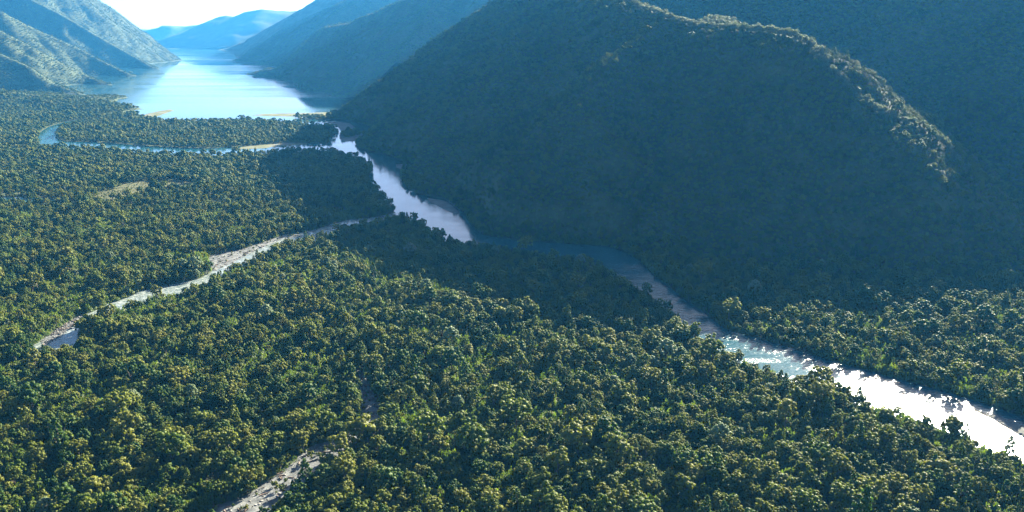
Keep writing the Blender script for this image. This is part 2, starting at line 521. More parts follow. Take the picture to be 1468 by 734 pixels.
RIDGES['left_mountain'] = dict(box=(-7200, -1300, 3300, 10500), cell=18.0, slope=0.92, soft=14, amp=0.5, lines=[
    [(*at(251, 85)[:2], -4), D(237, 69, 8400), D(218, 54, 8300), D(191, 34, 8200), D(163, 13, 8050), D(143, 0, 7900), D(80, -35, 7500), D(-20, -60, 7000), D(-150, -80, 6500)],
    [(*at(227, 99)[:2], -4), D(190, 78, 6700), D(140, 50, 6700), D(90, 20, 6700), D(40, -5, 6700), D(-20, -60, 7000)],
    [(*at(194, 109)[:2], -4), D(160, 92, 5500), D(110, 66, 5500), D(50, 40, 5400), D(0, 14, 5300), D(-80, -30, 5300)],
    [(*at(160, 122)[:2], -4), D(120, 104, 4700), D(80, 84, 4600), D(40, 62, 4550), D(0, 42, 4500), D(-80, 5, 4500)],
    [(*at(120, 136)[:2], -4), D(80, 118, 4100), D(40, 92, 4100), D(0, 74, 4100), D(-80, 40, 4100)],
    [D(-80, 40, 4100), D(-150, 10, 5000), D(-150, -80, 6500)],
])
RIDGES['forest_rise'] = dict(box=(-3300, -1300, 2100, 3900), cell=16.0, slope=0.16, soft=8, lines=[
    [D(165, 158, 2950), D(110, 143, 3250), D(60, 135, 3350), D(0, 128, 3350), D(-100, 118, 3350), D(-250, 100, 3350)],
])


def relief(name, X, Y):
    r = RIDGES[name]
    X = np.asarray(X, float)
    Y = np.asarray(Y, float)
    best = np.full(X.shape, -1e9)
    bd = np.full(X.shape, 1e9)
    k = list(RIDGES).index(name)
    amp = r['cell'] / 8.0
    na = r.get('amp', 1.0)
    # ribs: warp the distances a little
    wx = X + na * 60 * amp ** 0.6 * fbm(X / (90 * amp ** .6), Y / (90 * amp ** .6), 11 + k, 3)
    wy = Y + na * 60 * amp ** 0.6 * fbm(X / (90 * amp ** .6), Y / (90 * amp ** .6), 31 + k, 3)
    for ln in r['lines']:
        P = np.array([np.array(q, float)[:3] for q in ln])
        for a, b2 in zip(P[:-1], P[1:]):
            dx, dy = b2[0] - a[0], b2[1] - a[1]
            L2 = dx * dx + dy * dy + 1e-9
            tt = np.clip(((X - a[0]) * dx + (Y - a[1]) * dy) / L2, 0, 1)
            d0 = np.hypot(X - a[0] - tt * dx, Y - a[1] - tt * dy)
            tt2 = np.clip(((wx - a[0]) * dx + (wy - a[1]) * dy) / L2, 0, 1)
            dw = np.hypot(wx - a[0] - tt2 * dx, wy - a[1] - tt2 * dy)
            bl = np.clip(d0 / (80 * amp ** .5), 0, 1)
            d = d0 * (1 - bl) + dw * bl
            z = a[2] + (b2[2] - a[2]) * tt - r['slope'] * d
            best = np.maximum(best, z)
            bd = np.minimum(bd, d0)
    best = best + np.clip(bd / (100 * amp ** .5), 0, 1) * na * 26 * amp ** 0.6 * fbm(X / (150 * amp ** .6), Y / (150 * amp ** .6), 51 + k, 4)
    s = r['soft']
    q = np.clip(best / s, -50, 50)
    z = np.where(best > 20 * s, best, s * np.log1p(np.exp(q)))
    return carve(X, Y, z - 3.0 - 0.1 * s)


def height(X, Y):
    z = np.zeros(np.shape(X))
    for k, r in RIDGES.items():
        x0, x1, y0, y1 = r['box']
        s = (X > x0) & (X < x1) & (Y > y0) & (Y < y1)
        if s.any():
            z[s] = np.maximum(z[s], relief(k, X[s], Y[s]))
    return z


def build_relief(name, obname, mat):
    r = RIDGES[name]
    x0, x1, y0, y1 = r['box']
    nx = int((x1 - x0) / r['cell']) + 1
    ny = int((y1 - y0) / r['cell']) + 1
    X, Y = np.meshgrid(np.linspace(x0, x1, nx), np.linspace(y0, y1, ny))
    Z = relief(name, X, Y)
    e = np.minimum(np.minimum(X - x0, x1 - X), np.minimum(Y - y0, y1 - Y)) / (6 * r['cell'])
    V = np.stack([X, Y, Z], -1).reshape(-1, 3)
    i = np.arange(nx * ny).reshape(ny, nx)
    Fc = np.stack([i[:-1, :-1], i[:-1, 1:], i[1:, 1:], i[1:, :-1]], -1).reshape(-1, 4)
    keep = V[Fc, 2].max(1) > -1.0
    Fc = Fc[keep]
    used = np.unique(Fc)
    mp = np.full(len(V), -1)
    mp[used] = np.arange(len(used))
    me = mesh_np(obname, V[used], mp[Fc])
    me.shade_smooth()
    o = link(obname, me, None, [mat])
    o['kind'] = 'structure'
    return o


build_relief('mountain', 'mountain', M['slope'])
build_relief('valley_side', 'mountain_side', M['slope'])
build_relief('lake_spur', 'lake_spur', M['far_slope'])
build_relief('lake_side_mountain', 'lakeside_mountain', M['far_slope'])
build_relief('far_hill', 'far_hill', M['distant_slope'])
build_relief('farthest_hill', 'farthest_hill', M['distant_slope'])
build_relief('left_mountain', 'shore_mountain', M['shore_slope'])
build_relief('forest_rise', 'forest_rise', M['floor'])

# ground: one sheet to the horizon
gx = np.concatenate([np.linspace(-17000, -2000, 16), np.linspace(-1800, 2200, 60), np.linspace(2600, 12000, 10)])
gy = np.concatenate([np.linspace(-600, 3000, 60), np.linspace(3400, 19500, 18)])
X, Y = np.meshgrid(gx, gy)
i = np.arange(X.size).reshape(X.shape)
Fc = np.stack([i[:-1, :-1], i[:-1, 1:], i[1:, 1:], i[1:, :-1]], -1).reshape(-1, 4)
o = link('ground', mesh_np('ground', np.stack([X, Y, 0 * X], -1).reshape(-1, 3), Fc), None, [M['floor']])
o['kind'] = 'structure'

def sheet(name, poly, z, mat, seg=None, kind='structure'):
    bm = bmesh.new()
    vs = [bm.verts.new((p[0], p[1], z)) for p in poly]
    es = [bm.edges.new((vs[k], vs[(k + 1) % len(vs)])) for k in range(len(vs))]
    bmesh.ops.triangle_fill(bm, edges=es, use_beauty=True, normal=(0, 0, 1))
    for f in bm.faces:
        if f.normal.z < 0:
            f.normal_flip()
    me = bpy.data.meshes.new(name)
    bm.to_mesh(me)
    bm.free()
    o = link(name, me, None, [mat])
    o['kind'] = kind
    return o


def bar_mesh(name, poly, z, mat, cell, hump):
    """a low gravel or grass bank with a rounded, uneven top"""
    poly = np.asarray(poly)
    x0, y0 = poly.min(0)
    x1, y1 = poly.max(0)
    nx = max(3, int((x1 - x0) / cell))
    ny = max(3, int((y1 - y0) / cell))
    X, Y = np.meshgrid(np.linspace(x0, x1, nx), np.linspace(y0, y1, ny))
    px, py = X.ravel(), Y.ravel()
    ins = in_poly(px, py, poly).reshape(X.shape)
    d = np.full(px.shape, 1e9)
    for a, b2 in zip(poly, np.roll(poly, -1, 0)):
        e = b2 - a
        tt = np.clip(((px - a[0]) * e[0] + (py - a[1]) * e[1]) / (e @ e + 1e-9), 0, 1)
        d = np.minimum(d, np.hypot(px - a[0] - tt * e[0], py - a[1] - tt * e[1]))
    d = d.reshape(X.shape)
    d = np.where(ins, d, -d)
    Z = z + hump * np.tanh((d + 1.5 * fbm(X / 9, Y / 9, 3)) / 5) + 0.25 * hump * fbm(X / 7, Y / 7, 9)
    V = np.stack([X, Y, Z], -1).reshape(-1, 3)
    i = np.arange(X.size).reshape(X.shape)
    Fc = np.stack([i[:-1, :-1], i[:-1, 1:], i[1:, 1:], i[1:, :-1]], -1).reshape(-1, 4)
    Fc = Fc[(d.ravel()[Fc] > -cell * 1.6).any(1)]
    me = mesh_np(name, V, Fc)
    me.shade_smooth()
    o = link(name, me, None, [mat])
    o['kind'] = 'structure'
    return o


sheet('lake', W['lake'], 0.30, M['lake'])
sheet('river', W['river'], 0.40, M['river'])
sheet('oxbow_river', W['oxbow'], 0.45, M['river'])
sheet('side_channel', W['loop'], 0.50, M['river'])
sheet('stream', W['stream'], 0.55, M['stream'])
sheet('pond', W['pond'], 0.4, M['river'])
bar_mesh('gravel_bed', G['bed'], 0.2, M['gravel'], 1.6, 0.7)
bar_mesh('gravel_bar', G['stream_bar'], 0.4, M['gravel'], 3.0, 0.6)
bar_mesh('gravel_bar', G['stream_tail'], 0.35, M['gravel'], 3.0, 0.5)
bar_mesh('gravel_bar', G['point_bar'], 0.5, M['wet_gravel'], 7.0, 0.5)
bar_mesh('gravel_bar', G['sunny_bar'], 0.5, M['sand_grass'], 7.0, 0.6)
bar_mesh('gravel_bar', G['side_bar'], 0.45, M['wet_gravel'], 2.5, 0.6)
bar_mesh('gravel_bar', G['mid_bar'], 0.4, M['wet_gravel'], 5.0, 0.5)
bar_mesh('gravel_bar', G['shoal'], 0.4, M['wet_gravel'], 4.0, 0.4)
bar_mesh('meadow', DG['clearing'], 0.4, M['dry_grass'], 8.0, 0.6)
bar_mesh('meadow', DG['clearing_scrub'], 0.3, M['dry_grass'], 8.0, 0.4)
for k in SP_:
    bar_mesh('sand_spit', SP_[k], 0.5, M['sand_grass'], 9.0, 1.0)

# ------------------------------------------------------------------ trees
ICO = {}


def ico(sub):
    if sub not in ICO:
        bm = bmesh.new()
        bmesh.ops.create_icosphere(bm, subdivisions=sub, radius=1.0)
        bm.verts.ensure_lookup_table()
        ICO[sub] = (np.array([v.co[:] for v in bm.verts]), np.array([[v.index for v in f.verts] for f in bm.faces]))
        bm.free()
    return ICO[sub]


def cards(P, N, size, r, aspect=0.75):
    """leaf spray faces (one quad each, slightly folded out of plane) at P facing N"""
    n = len(P)
    N = N / (np.linalg.norm(N, axis=1, keepdims=True) + 1e-9)
    A = r.normal(size=(n, 3))
    T = np.cross(N, A)
    T /= np.linalg.norm(T, axis=1, keepdims=True) + 1e-9
    B = np.cross(N, T)
    s = (size * r.uniform(0.6, 1.35, n))[:, None]
    k = r.uniform(0.25, 0.6, n)[:, None]
    a = P - T * s
    b_ = P + B * s * aspect * k + N * s * 0.15
    c = P + T * s
    d = P - B * s * aspect - N * s * 0.1
    V = np.stack([a, d, c, b_], 1).reshape(-1, 3)
    return V, np.arange(4 * n).reshape(n, 4)


def crown_data(seed, height, rad, nlobe, lobe_r, ncard, card, kind='round', core=1, solid=True):
    """lobed crown: clusters of small leaf faces round dark inner masses"""
    r = np.random.default_rng(seed)
    tv, tf, qv, qf = [], [], [], []
    nt_ = nq = 0
    lobes = []
    base = height * 0.32
    subs = []
    ns = int(r.integers(2, 5))
    a0 = r.random() * 6.28
    for q in range(ns):
        a = a0 + q * 6.283 / ns + r.normal() * 0.3
        o_ = rad * r.uniform(0.25, 0.5)
        subs.append((o_ * math.cos(a), o_ * math.sin(a), r.uniform(0.72, 1.0) if q else 1.0, rad * r.uniform(0.5, 0.72)))
    for q in range(nlobe):
        if kind == 'cone':
            h = (q + r.random()) / nlobe
            rr = rad * (1 - h) ** 0.7 * (0.55 + 0.5 * r.random())
            a = q * 2.4 + r.random()
            lobes.append((rr * math.cos(a), rr * math.sin(a), base + (height - base) * h, lobe_r * (1.15 - 0.55 * h)))
        elif kind == 'fountain':
            a = q * 2.4 + r.random() * 0.6
            e = math.sqrt((q + 0.5) / nlobe)
            lobes.append((rad * e * math.cos(a), rad * e * math.sin(a), base + (height - base) * (0.97 - 0.62 * e * e) + r.normal() * 0.3, lobe_r * (0.8 + 0.4 * r.random())))
        else:
            sx_, sy_, sh_, sr_ = subs[q % ns]
            m_ = nlobe // ns + 1
            u = 1 - (q // ns + 0.5) / m_ * 1.4
            a = q * 2.39996 + r.random() * 0.8
            h = math.sqrt(max(0, 1 - u * u))
            ir = 1 - 0.30 * r.random()
            top_ = base + (height - base) * sh_
            zc = base + (top_ - base) * 0.45
            lobes.append((sx_ + sr_ * h * ir * math.cos(a), sy_ + sr_ * h * ir * math.sin(a), zc + (top_ - zc - lobe_r * 0.4) * u * ir + 0.35 * r.normal(), lobe_r * (0.6 + 0.85 * r.random() ** 1.5)))
    # inner mass so the sky does not shine through everywhere
    iv, if_ = ico(core)
    cen = np.array([0, 0, base + (height - base) * 0.35])
    for (x, y, z, lr) in lobes:
        jit = 1 + 0.13 * r.normal(size=(len(iv), 1))
        V = iv * lr * 0.93 * jit * np.array([1, 1, 0.92]) + np.array([x, y, z])
        if solid:
            tv.append(V)
            tf.append(if_ + nt_)
            nt_ += len(V)
        D_ = r.normal(size=(ncard, 3))
        D_ /= np.linalg.norm(D_, axis=1, keepdims=True)
        out = np.array([x, y, z]) - cen
        out = out / (np.linalg.norm(out) + 1e-6)
        flip = (D_ @ out) < -0.25
        D_[flip] *= -1
        P = np.array([x, y, z]) + D_ * lr * r.uniform(0.8, 1.12, (ncard, 1)) * np.array([1, 1, 0.92])
        N = D_ + 0.35 * r.normal(size=(ncard, 3)) + np.array([0, 0, 0.25])
        V, Fq = cards(P, N, card, r)
        qv.append(V)
        qf.append(Fq + nq)
        nq += len(V)
    V = np.vstack(iv if False else tv + qv)
    quads = np.vstack(qf) + nt_
    allt = np.vstack(tf + [quads[:, [0, 1, 2]], quads[:, [0, 2, 3]]])
    return V, allt


def tube(pts, rads, n=6):
    V, Fq = [], []
    pts = [Vector(p) for p in pts]
    for k, (p, rr) in enumerate(zip(pts, rads)):
        d = (pts[min(k + 1, len(pts) - 1)] - pts[max(k - 1, 0)]).normalized()
        s = d.orthogonal().normalized()
        u = d.cross(s)
        for j in range(n):
            a = 2 * math.pi * j / n
            V.append(p + s * math.cos(a) * rr + u * math.sin(a) * rr)
    for k in range(len(pts) - 1):
        for j in range(n):
            Fq.append((k * n + j, k * n + (j + 1) % n, (k + 1) * n + (j + 1) % n, (k + 1) * n + j))
    return np.array([v[:] for v in V]), np.array(Fq)


def trunk_data(seed, height, rad):
    r = random.Random(seed)
    t0 = height * 0.04
    parts = [tube([(0, 0, -1.0), (0.1, 0, height * 0.2), (0.2 * r.random(), 0.2, height * 0.45), (0.1, 0.3 * r.random(), height * 0.8)], [t0 * 0.9, t0 * 0.55, t0 * 0.42, t0 * 0.1])]
    for k in range(4):
        a = k * 1.57 + r.random()
        e = rad * r.uniform(0.55, 0.8)
        z0 = height * r.uniform(0.26, 0.45)
        parts.append(tube([(0.1, 0.1, z0), (e * .5 * math.cos(a), e * .5 * math.sin(a), z0 + height * 0.14), (e * math.cos(a), e * math.sin(a), z0 + height * .32)], [t0 * .35, t0 * .24, t0 * .07], 5))
    V, Fq = [], []
    nv = 0
    for v, f in parts:
        V.append(v)
        Fq.append(f + nv)
        nv += len(v)
    Fq = np.vstack(Fq)
    return np.vstack(V), np.vstack([Fq[:, [0, 1, 2]], Fq[:, [0, 2, 3]]])


# kind: (height, crown radius, lobes, lobe radius, faces per lobe, face size, form, leaf)
SPEC = [
    (13.0, 4.6, 46, 0.95, 14, 0.36, 'round', 'leaf'),
    (15.5, 4.0, 44, 0.88, 14, 0.34, 'round', 'leaf'),
    (11.0, 4.9, 44, 0.98, 14, 0.36, 'round', 'leaf'),
    (16.5, 5.6, 58, 1.02, 14, 0.38, 'round', 'leaf'),
    (9.0, 3.2, 28, 0.80, 14, 0.32, 'round', 'leaf'),
    (17.0, 3.9, 50, 0.88, 14, 0.36, 'cone', 'leaf_dark'),
    (15.0, 5.0, 50, 0.98, 14, 0.36, 'round', 'leaf_dark'),
    (14.0, 5.2, 56, 0.92, 14, 0.36, 'fountain', 'leaf_pale'),
]
KINDW = ['olive', 'olive', 'olive', 'olive', 'small olive', 'dark cone', 'dark green', 'pale']
crown_me, trunk_me, proto = [], [], []
for k, (h, rd, nl, lr, nc, cs, form, lf) in enumerate(SPEC):
    V, T = crown_data(100 + k, h, rd, nl, lr, nc, cs, form)
    me = mesh_np('crown', V, T)
    me.materials.append(M[lf])
    me.shade_smooth()
    crown_me.append(me)
    V2, T2 = trunk_data(k, h, rd)
    me2 = mesh_np('trunk', V2, T2)
    me2.materials.append(M['bark'])
    trunk_me.append(me2)
    me3 = mesh_np('tree', np.vstack([V, V2]), np.vstack([T, T2 + len(V)]))
    me3.materials.append(M[lf])
    me3.materials.append(M['bark'])
    mi = np.zeros(len(me3.polygons), np.int32)
    mi[len(T):] = 1
    me3.polygons.foreach_set('material_index', mi)
    me3.shade_smooth()
    proto.append(bpy.data.objects.new('tree_pattern', me3))
proto2 = []
for k, (h, rd, nl, lr, nc, cs, form, lf) in enumerate(SPEC):
    V, T = crown_data(700 + k, h * 1.05, rd * 0.95, nl, lr, nc, cs, form)
    V2, T2 = trunk_data(70 + k, h, rd)
    me3 = mesh_np('tree', np.vstack([V, V2]), np.vstack([T, T2 + len(V)]))
    me3.materials.append(M[lf])
    me3.materials.append(M['bark'])
    mi = np.zeros(len(me3.polygons), np.int32)
    mi[len(T):] = 1
    me3.polygons.foreach_set('material_index', mi)
    me3.shade_smooth()
    proto2.append(bpy.data.objects.new('tree_pattern', me3))
# light versions for far off
far_proto = []
for k, (h, rd, nl, lr, nc, cs, form, lf) in enumerate(SPEC):
    V, T = crown_data(200 + k, h, rd, max(10, nl // 3), lr * 1.65, 12, 0.6, form, 2)
    me = mesh_np('tree', V, T)
    me.materials.append(M[lf])
    far_proto.append(bpy.data.objects.new('tree_pattern', me))

# open crowns along the mountain crest, thinned and paled to make its sunlit rim glow
for k in range(2):
    V, T = crown_data(400 + k, 10.5, 3.6, 26, 1.1, 30, 0.55, 'round', solid=False)
    V2, T2 = trunk_data(40 + k, 9.5, 3.0)
    me = mesh_np('tree', np.vstack([V, V2]), np.vstack([T, T2 + len(V)]))
    me.materials.append(M['leaf_lit_rim'])
    far_proto.append(bpy.data.objects.new('tree_pattern', me))
# --- where trees stand
def frustum(X, Y, pad=60):
    return np.abs(X) < 0.655 * Y * 1.03 + pad


def scatter(x0, x1, y0, y1, cell, seed):
    r = np.random.default_rng(seed)
    X, Y = np.meshgrid(np.arange(x0, x1, cell), np.arange(y0, y1, cell))
    X = X + (np.arange(X.shape[0]) % 2)[:, None] * cell * 0.5
    X = X + r.uniform(-0.42, 0.42, X.shape) * cell
    Y = Y + r.uniform(-0.42, 0.42, X.shape) * cell
    X, Y = X.ravel(), Y.ravel()
    k = frustum(X, Y)
    return X[k], Y[k]


PX, PY = [], []
for (y0, y1, cell) in [(385, 950, 5.1), (950, 1700, 5.3), (1700, 3300, 6.5)]:
    X, Y = scatter(-0.72 * y1 - 80, 0.72 * y1 + 80, y0, y1, cell, int(y0))
    PX.append(X)
    PY.append(Y)
X, Y = scatter(-6500, 600, 3300, 8800, 7.4, 5)
PX.append(X)
PY.append(Y)
PX = np.concatenate(PX)
PY = np.concatenate(PY)
PZ = height(PX, PY)
keep = np.ones(len(PX), bool)
wet = np.zeros(len(PX), bool)
for k, p in list(W.items()) + list(G.items()) + list(DG.items()) + list(SP_.items()):
    wet |= in_poly(PX, PY, p)
wet &= ~in_poly(PX, PY, ISLET)
shrub = wet & (rng.random(len(PX)) < np.where(in_poly(PX, PY, DG['clearing_scrub']), 0.85, 0.30)) & (in_poly(PX, PY, G['bed']) | in_poly(PX, PY, G['stream_bar']) | in_poly(PX, PY, DG['clearing_scrub']) | in_poly(PX, PY, DG['clearing']))
wet &= ~shrub
keep &= ~(wet & (PZ < 2.0))
keep &= ~((PY > 3300) & (PZ < 1.0))
keep &= rng.random(len(PX)) > 0.07
# a few gaps in the canopy (brighter undergrowth shows there)
gap = fbm(PX / 38, PY / 38, 77, 3) + 0.35 * fbm(PX / 220, PY / 220, 78, 2)
gap = gap + 0.28 * np.exp(-((PX + 60) ** 2 + (PY - 600) ** 2) / 95.0 ** 2) + 0.15 * np.exp(-((PX + 190) ** 2 + (PY - 520) ** 2) / 50.0 ** 2)
open_ = (gap > 0.18) & (PZ < 5) & (PY < 1500)
keep &= ~(open_ & (rng.random(len(PX)) < 0.72))


def visible(X, Y, Z):
    """sight line from the viewpoint against the relief"""
    ok = np.ones(len(X), bool)
    for f in np.linspace(0.12, 0.985, 40):
        hz = CAM_H + (Z + 45 - CAM_H) * f
        hh = height(X * f, Y * f)
        ok &= hh < hz + 2
    return ok


far = PY > 1900
idx = np.where(keep & far & (PZ > 2))[0]
keep[idx] = visible(PX[idx], PY[idx], PZ[idx])
shrub = shrub[keep]
PX, PY, PZ = PX[keep], PY[keep], PZ[keep]
N = len(PX)
pr = rng.random(N)
pn = fbm(PX / 160, PY / 160, 90, 3)
KD = np.zeros(N, int)
cuts = np.cumsum([0.19, 0.18, 0.17, 0.11, 0.19, 0.055, 0.085])
KD = np.searchsorted(cuts, pr)
KD[KD > 7] = 7
pale = (KD == 7) & ((rng.random(N) > 0.35) | (PZ > 12))
KD[pale] = 2
dk = (pn > 0.16) & (rng.random(N) < 0.30)
KD[dk & (KD < 4)] = 6
SC = (rng.lognormal(-0.32, 0.31, N)).clip(0.40, 1.55)
big = (rng.random(N) < 0.07) & (PZ < 12)
SC[big] *= rng.uniform(1.25, 1.6, big.sum())
SC[(PZ > 12) & (PY < 1800)] *= 0.78
SC[PY > 950] *= 0.92
SC[PY > 1700] *= 1.02
SC[PY > 3300] *= 0.9
KD[shrub] = 4
SC[shrub] = rng.uniform(0.25, 0.6, shrub.sum())
RT = rng.uniform(0, 6.283, N)
SQ = rng.uniform(0.85, 1.2, N)
SQ[PY > 1500] *= 0.85
SQ[PY > 3300] *= 0.7


def points_mesh(name, P, attrs):
    me = bpy.data.meshes.new(name)
    me.vertices.add(len(P))
    me.vertices.foreach_set('co', np.asarray(P, np.float32).ravel())
    for k, (typ, a) in attrs.items():
        at_ = me.attributes.new(k, typ, 'POINT')
        if typ == 'FLOAT_VECTOR':
            at_.data.foreach_set('vector', np.asarray(a, np.float32).ravel())
        else:
            at_.data.foreach_set('value', np.asarray(a, np.int32 if typ == 'INT' else np.float32))
    return me


def scatter_group(name, protos):
    ng = bpy.data.node_groups.new(name, 'GeometryNodeTree')
    ng.interface.new_socket('Geometry', in_out='INPUT', socket_type='NodeSocketGeometry')
    ng.interface.new_socket('Geometry', in_out='OUTPUT', socket_type='NodeSocketGeometry')
    gi = ng.nodes.new('NodeGroupInput')
    go = ng.nodes.new('NodeGroupOutput')
    jn = ng.nodes.new('GeometryNodeJoinGeometry')

    def attr(nm, dt):
        a = ng.nodes.new('GeometryNodeInputNamedAttribute')
        a.data_type = dt
        a.inputs['Name'].default_value = nm
        return a.outputs[0]
    kd = attr('kind', 'INT')
    rt = attr('rot', 'FLOAT_VECTOR')
    sl = attr('scl', 'FLOAT_VECTOR')
    er = ng.nodes.new('FunctionNodeEulerToRotation')
    ng.links.new(rt, er.inputs[0])
    for k, p in enumerate(protos):
        oi = ng.nodes.new('GeometryNodeObjectInfo')
        oi.inputs['Object'].default_value = p
        oi.inputs['As Instance'].default_value = True
        cm = ng.nodes.new('FunctionNodeCompare')
        cm.data_type = 'INT'
        cm.operation = 'EQUAL'
        ng.links.new(kd, cm.inputs[2])
        cm.inputs[3].default_value = k
        ip = ng.nodes.new('GeometryNodeInstanceOnPoints')
        ng.links.new(gi.outputs[0], ip.inputs['Points'])
        ng.links.new(cm.outputs[0], ip.inputs['Selection'])
        ng.links.new(oi.outputs['Geometry'], ip.inputs['Instance'])
        ng.links.new(er.outputs[0], ip.inputs['Rotation'])
        ng.links.new(sl, ip.inputs['Scale'])
        ng.links.new(ip.outputs[0], jn.inputs[0])
    ng.links.new(jn.outputs[0], go.inputs[0])
    return ng


def scatter_object(name, P, kind, rot, scl, protos, label=None):
    me = points_mesh(name, P, {'kind': ('INT', kind), 'rot': ('FLOAT_VECTOR', rot), 'scl': ('FLOAT_VECTOR', scl)})
    o = link(name, me)
    md = o.modifiers.new('spread', 'NODES')
    md.node_group = scatter_group(name, protos)
    o['kind'] = 'stuff'
    if label:
        o['label'] = label
    return o


# --- named single trees first, then the nearest ones
sing = []          # (x, y, z, kind, scale, rot, label, group)


def special(x, y, kind, scale, label, z=0.0):
    P = at(x, y, 9.0 * scale)
    X_, Y_ = P[0], P[1]
    z0 = float(height(np.array([X_]), np.array([Y_]))[0])
    sing.append((X_, Y_, max(0.0, z0), kind, scale, random.random() * 6, label, None))


special(956, 500, 7, 1.75, 'large pale grey green tree with domed crown, left of the bright rapids')
special(976, 507, 7, 1.25, 'pale tree with upright plumes leaning against the large domed pale tree')
special(905, 516, 7, 1.05, 'slim pale tree at the dark gap left of the large domed pale tree')
special(934, 520, 7, 1.2, 'pale weeping tree just below the slim pale tree by the dark gap')
special(280, 378, 7, 1.8, 'tall pale green willow at the gravel corner of the stream')
special(262, 380, 7, 1.5, 'rounded pale willow upstream beside the tall willow at the gravel corner')
special(477, 358, 6, 1.3, 'lone sunlit tree standing out of the shade above the stream mouth')
special(503, 366, 2, 1.15, 'round sunlit tree at the shade edge right of the lone one above the stream')
special(1265, 416, 7, 0.95, 'white grey tree at the back edge of the sunlit far bank wood')
special(1340, 488, 7, 1.15, 'whitish flat topped tree in the middle of the sunlit far bank wood')
special(1303, 446, 7, 1.0, 'silvery upright tree behind the whitish flat topped one across the river')
special(1384, 622, 5, 1.1, 'dark ragged tree leaning over the river at the near bank corner')
special(1448, 640, 5, 1.05, 'dark pointed tree on the near bank at the right picture edge')
special(445, 646, 4, 0.95, 'small shrubby tree growing in the middle of the gravel bed')
special(405, 694, 4, 0.9, 'low bushy tree between the two arms of the gravel bed')
special(478, 642, 4, 0.7, 'small bush tree at the inner curve of the gravel bed')
special(512, 612, 4, 0.7, 'small bush tree squeezing the narrow neck of the gravel bed')

sx = np.array([s[0] for s in sing])
sy = np.array([s[1] for s in sing])
sr = np.array([SPEC[s[3]][1] * s[4] for s in sing])
clash = np.zeros(N, bool)
for a, b2, c2 in zip(sx, sy, sr):
    clash |= np.hypot(PX - a, PY - b2) < c2 * 0.8
PX, PY, PZ, KD, SC, RT, SQ = [a[~clash] for a in (PX, PY, PZ, KD, SC, RT, SQ)]
N = len(PX)
# screen test for the nearest ones
zc = PY * CP - (PZ + 9 - CAM_H) * SP
yc = PY * SP + (PZ + 9 - CAM_H) * CP
sxp = 734 + F_PX * PX / zc
syp = 367 - F_PX * yc / zc
rad = np.array([s[1] for s in SPEC])[KD] * SC
size = rad / np.sqrt(PX ** 2 + PY ** 2 + CAM_H ** 2)
inview = (sxp > 2) & (sxp < 1466) & (syp < 732) & (syp > 0)
order = np.argsort(-(size * inview))
NSING = 300 - len(sing)
pick = order[:NSING]
rest = np.ones(N, bool)
rest[pick] = False

bedc = np.array(G['bed'])


LOOK = ['rounded olive tree', 'tall domed olive tree', 'flat olive tree', 'spreading olive tree',
        'compact olive tree', 'dark pointed tree', 'dark domed tree', 'pale green tree']
TENTH = ['at the left end of', 'one tenth along', 'two tenths along', 'three tenths along', 'four tenths along', 'midway along',
         'six tenths along', 'seven tenths along', 'eight tenths along', 'nine tenths along', 'at the right end of']
NUM = ['one', 'two', 'three', 'four', 'five', 'six', 'seven', 'eight', 'nine', 'ten', 'eleven', 'twelve', 'thirteen', 'fourteen']
NTH = ['', 'second ', 'third ', 'fourth ', 'fifth ', 'sixth ', 'seventh ', 'eighth ', 'ninth ', 'tenth ', 'eleventh ', 'twelfth ', 'thirteenth ', 'fourteenth ']
bins = {}
qs = np.quantile(size[pick], [0.33, 0.66])
for i in pick:
    w_ = ['small', 'mid-sized', 'large'][int(np.searchsorted(qs, size[i]))]
    bins.setdefault((w_, KD[i], int(round(sxp[i] / 146.8))), []).append(i)
for (w_, k, c), mem in bins.items():
    mem.sort(key=lambda i: -syp[i])
    for j, i in enumerate(mem):
        n_ = len(mem)
        od = '' if n_ == 1 else (', farthest of ' + NUM[n_ - 1] if j == n_ - 1 else ', %snearest of %s' % (NTH[j], NUM[n_ - 1]))
        lab = '%s %s %s the lower forest edge%s' % (w_, LOOK[k], TENTH[c], od)
        if len(lab.replace('-', ' ').split()) > 16:
            lab = lab.replace('the lower forest edge', 'the forest edge')
        sing.append((PX[i], PY[i], PZ[i], KD[i], SC[i], RT[i], lab, 'separate trees of the near forest'))
NAME = ['broadleaf_tree'] * 5 + ['conifer_tree', 'broadleaf_tree', 'pale_tree']
for (x, y, z, k, s, rt, lab, grp) in sing:
    e = bpy.data.objects.new(NAME[k], None)
    col.objects.link(e)
    e.location = (x, y, z)
    e.rotation_euler = (0, 0, rt)
    e.scale = (s, s, s)
    e['label'] = lab
    e['category'] = 'tree'
    e['group'] = grp or 'single trees that stand out of the forest'
    e.empty_display_size = 0.5
    link('crown', crown_me[k], e)
    link('trunk', trunk_me[k], e)

PXr, PYr, PZr, KDr, SCr, RTr, SQr = [a[rest] for a in (PX, PY, PZ, KD, SC, RT, SQ)]
KDr = KDr.copy()
KDr[PYr > 1500] += 8
ln = np.array(RIDGES['mountain']['lines'][0], float)[11:-2]
cd = np.full(len(PXr), 1e9)
for a, b2 in list(zip(ln[:-1], ln[1:])) + [(np.array((353., 1567, 0)), np.array((460., 1700, 0)))]:
    e = (b2 - a)[:2]
    tt = np.clip(((PXr - a[0]) * e[0] + (PYr - a[1]) * e[1]) / (e @ e), 0, 1)
    cd = np.minimum(cd, np.hypot(PXr - a[0] - tt * e[0], PYr - a[1] - tt * e[1]))
crest = (cd < np.where(PYr < 1300, 6.0, 9.0)) & (PZr > 60)
KDr[crest] = 16 + rng.integers(0, 2, crest.sum())
SCr[crest] = rng.uniform(0.8, 1.3, crest.sum())
alt = (KDr < 8) & (rng.random(len(KDr)) < 0.5)
KDr[alt] += 18
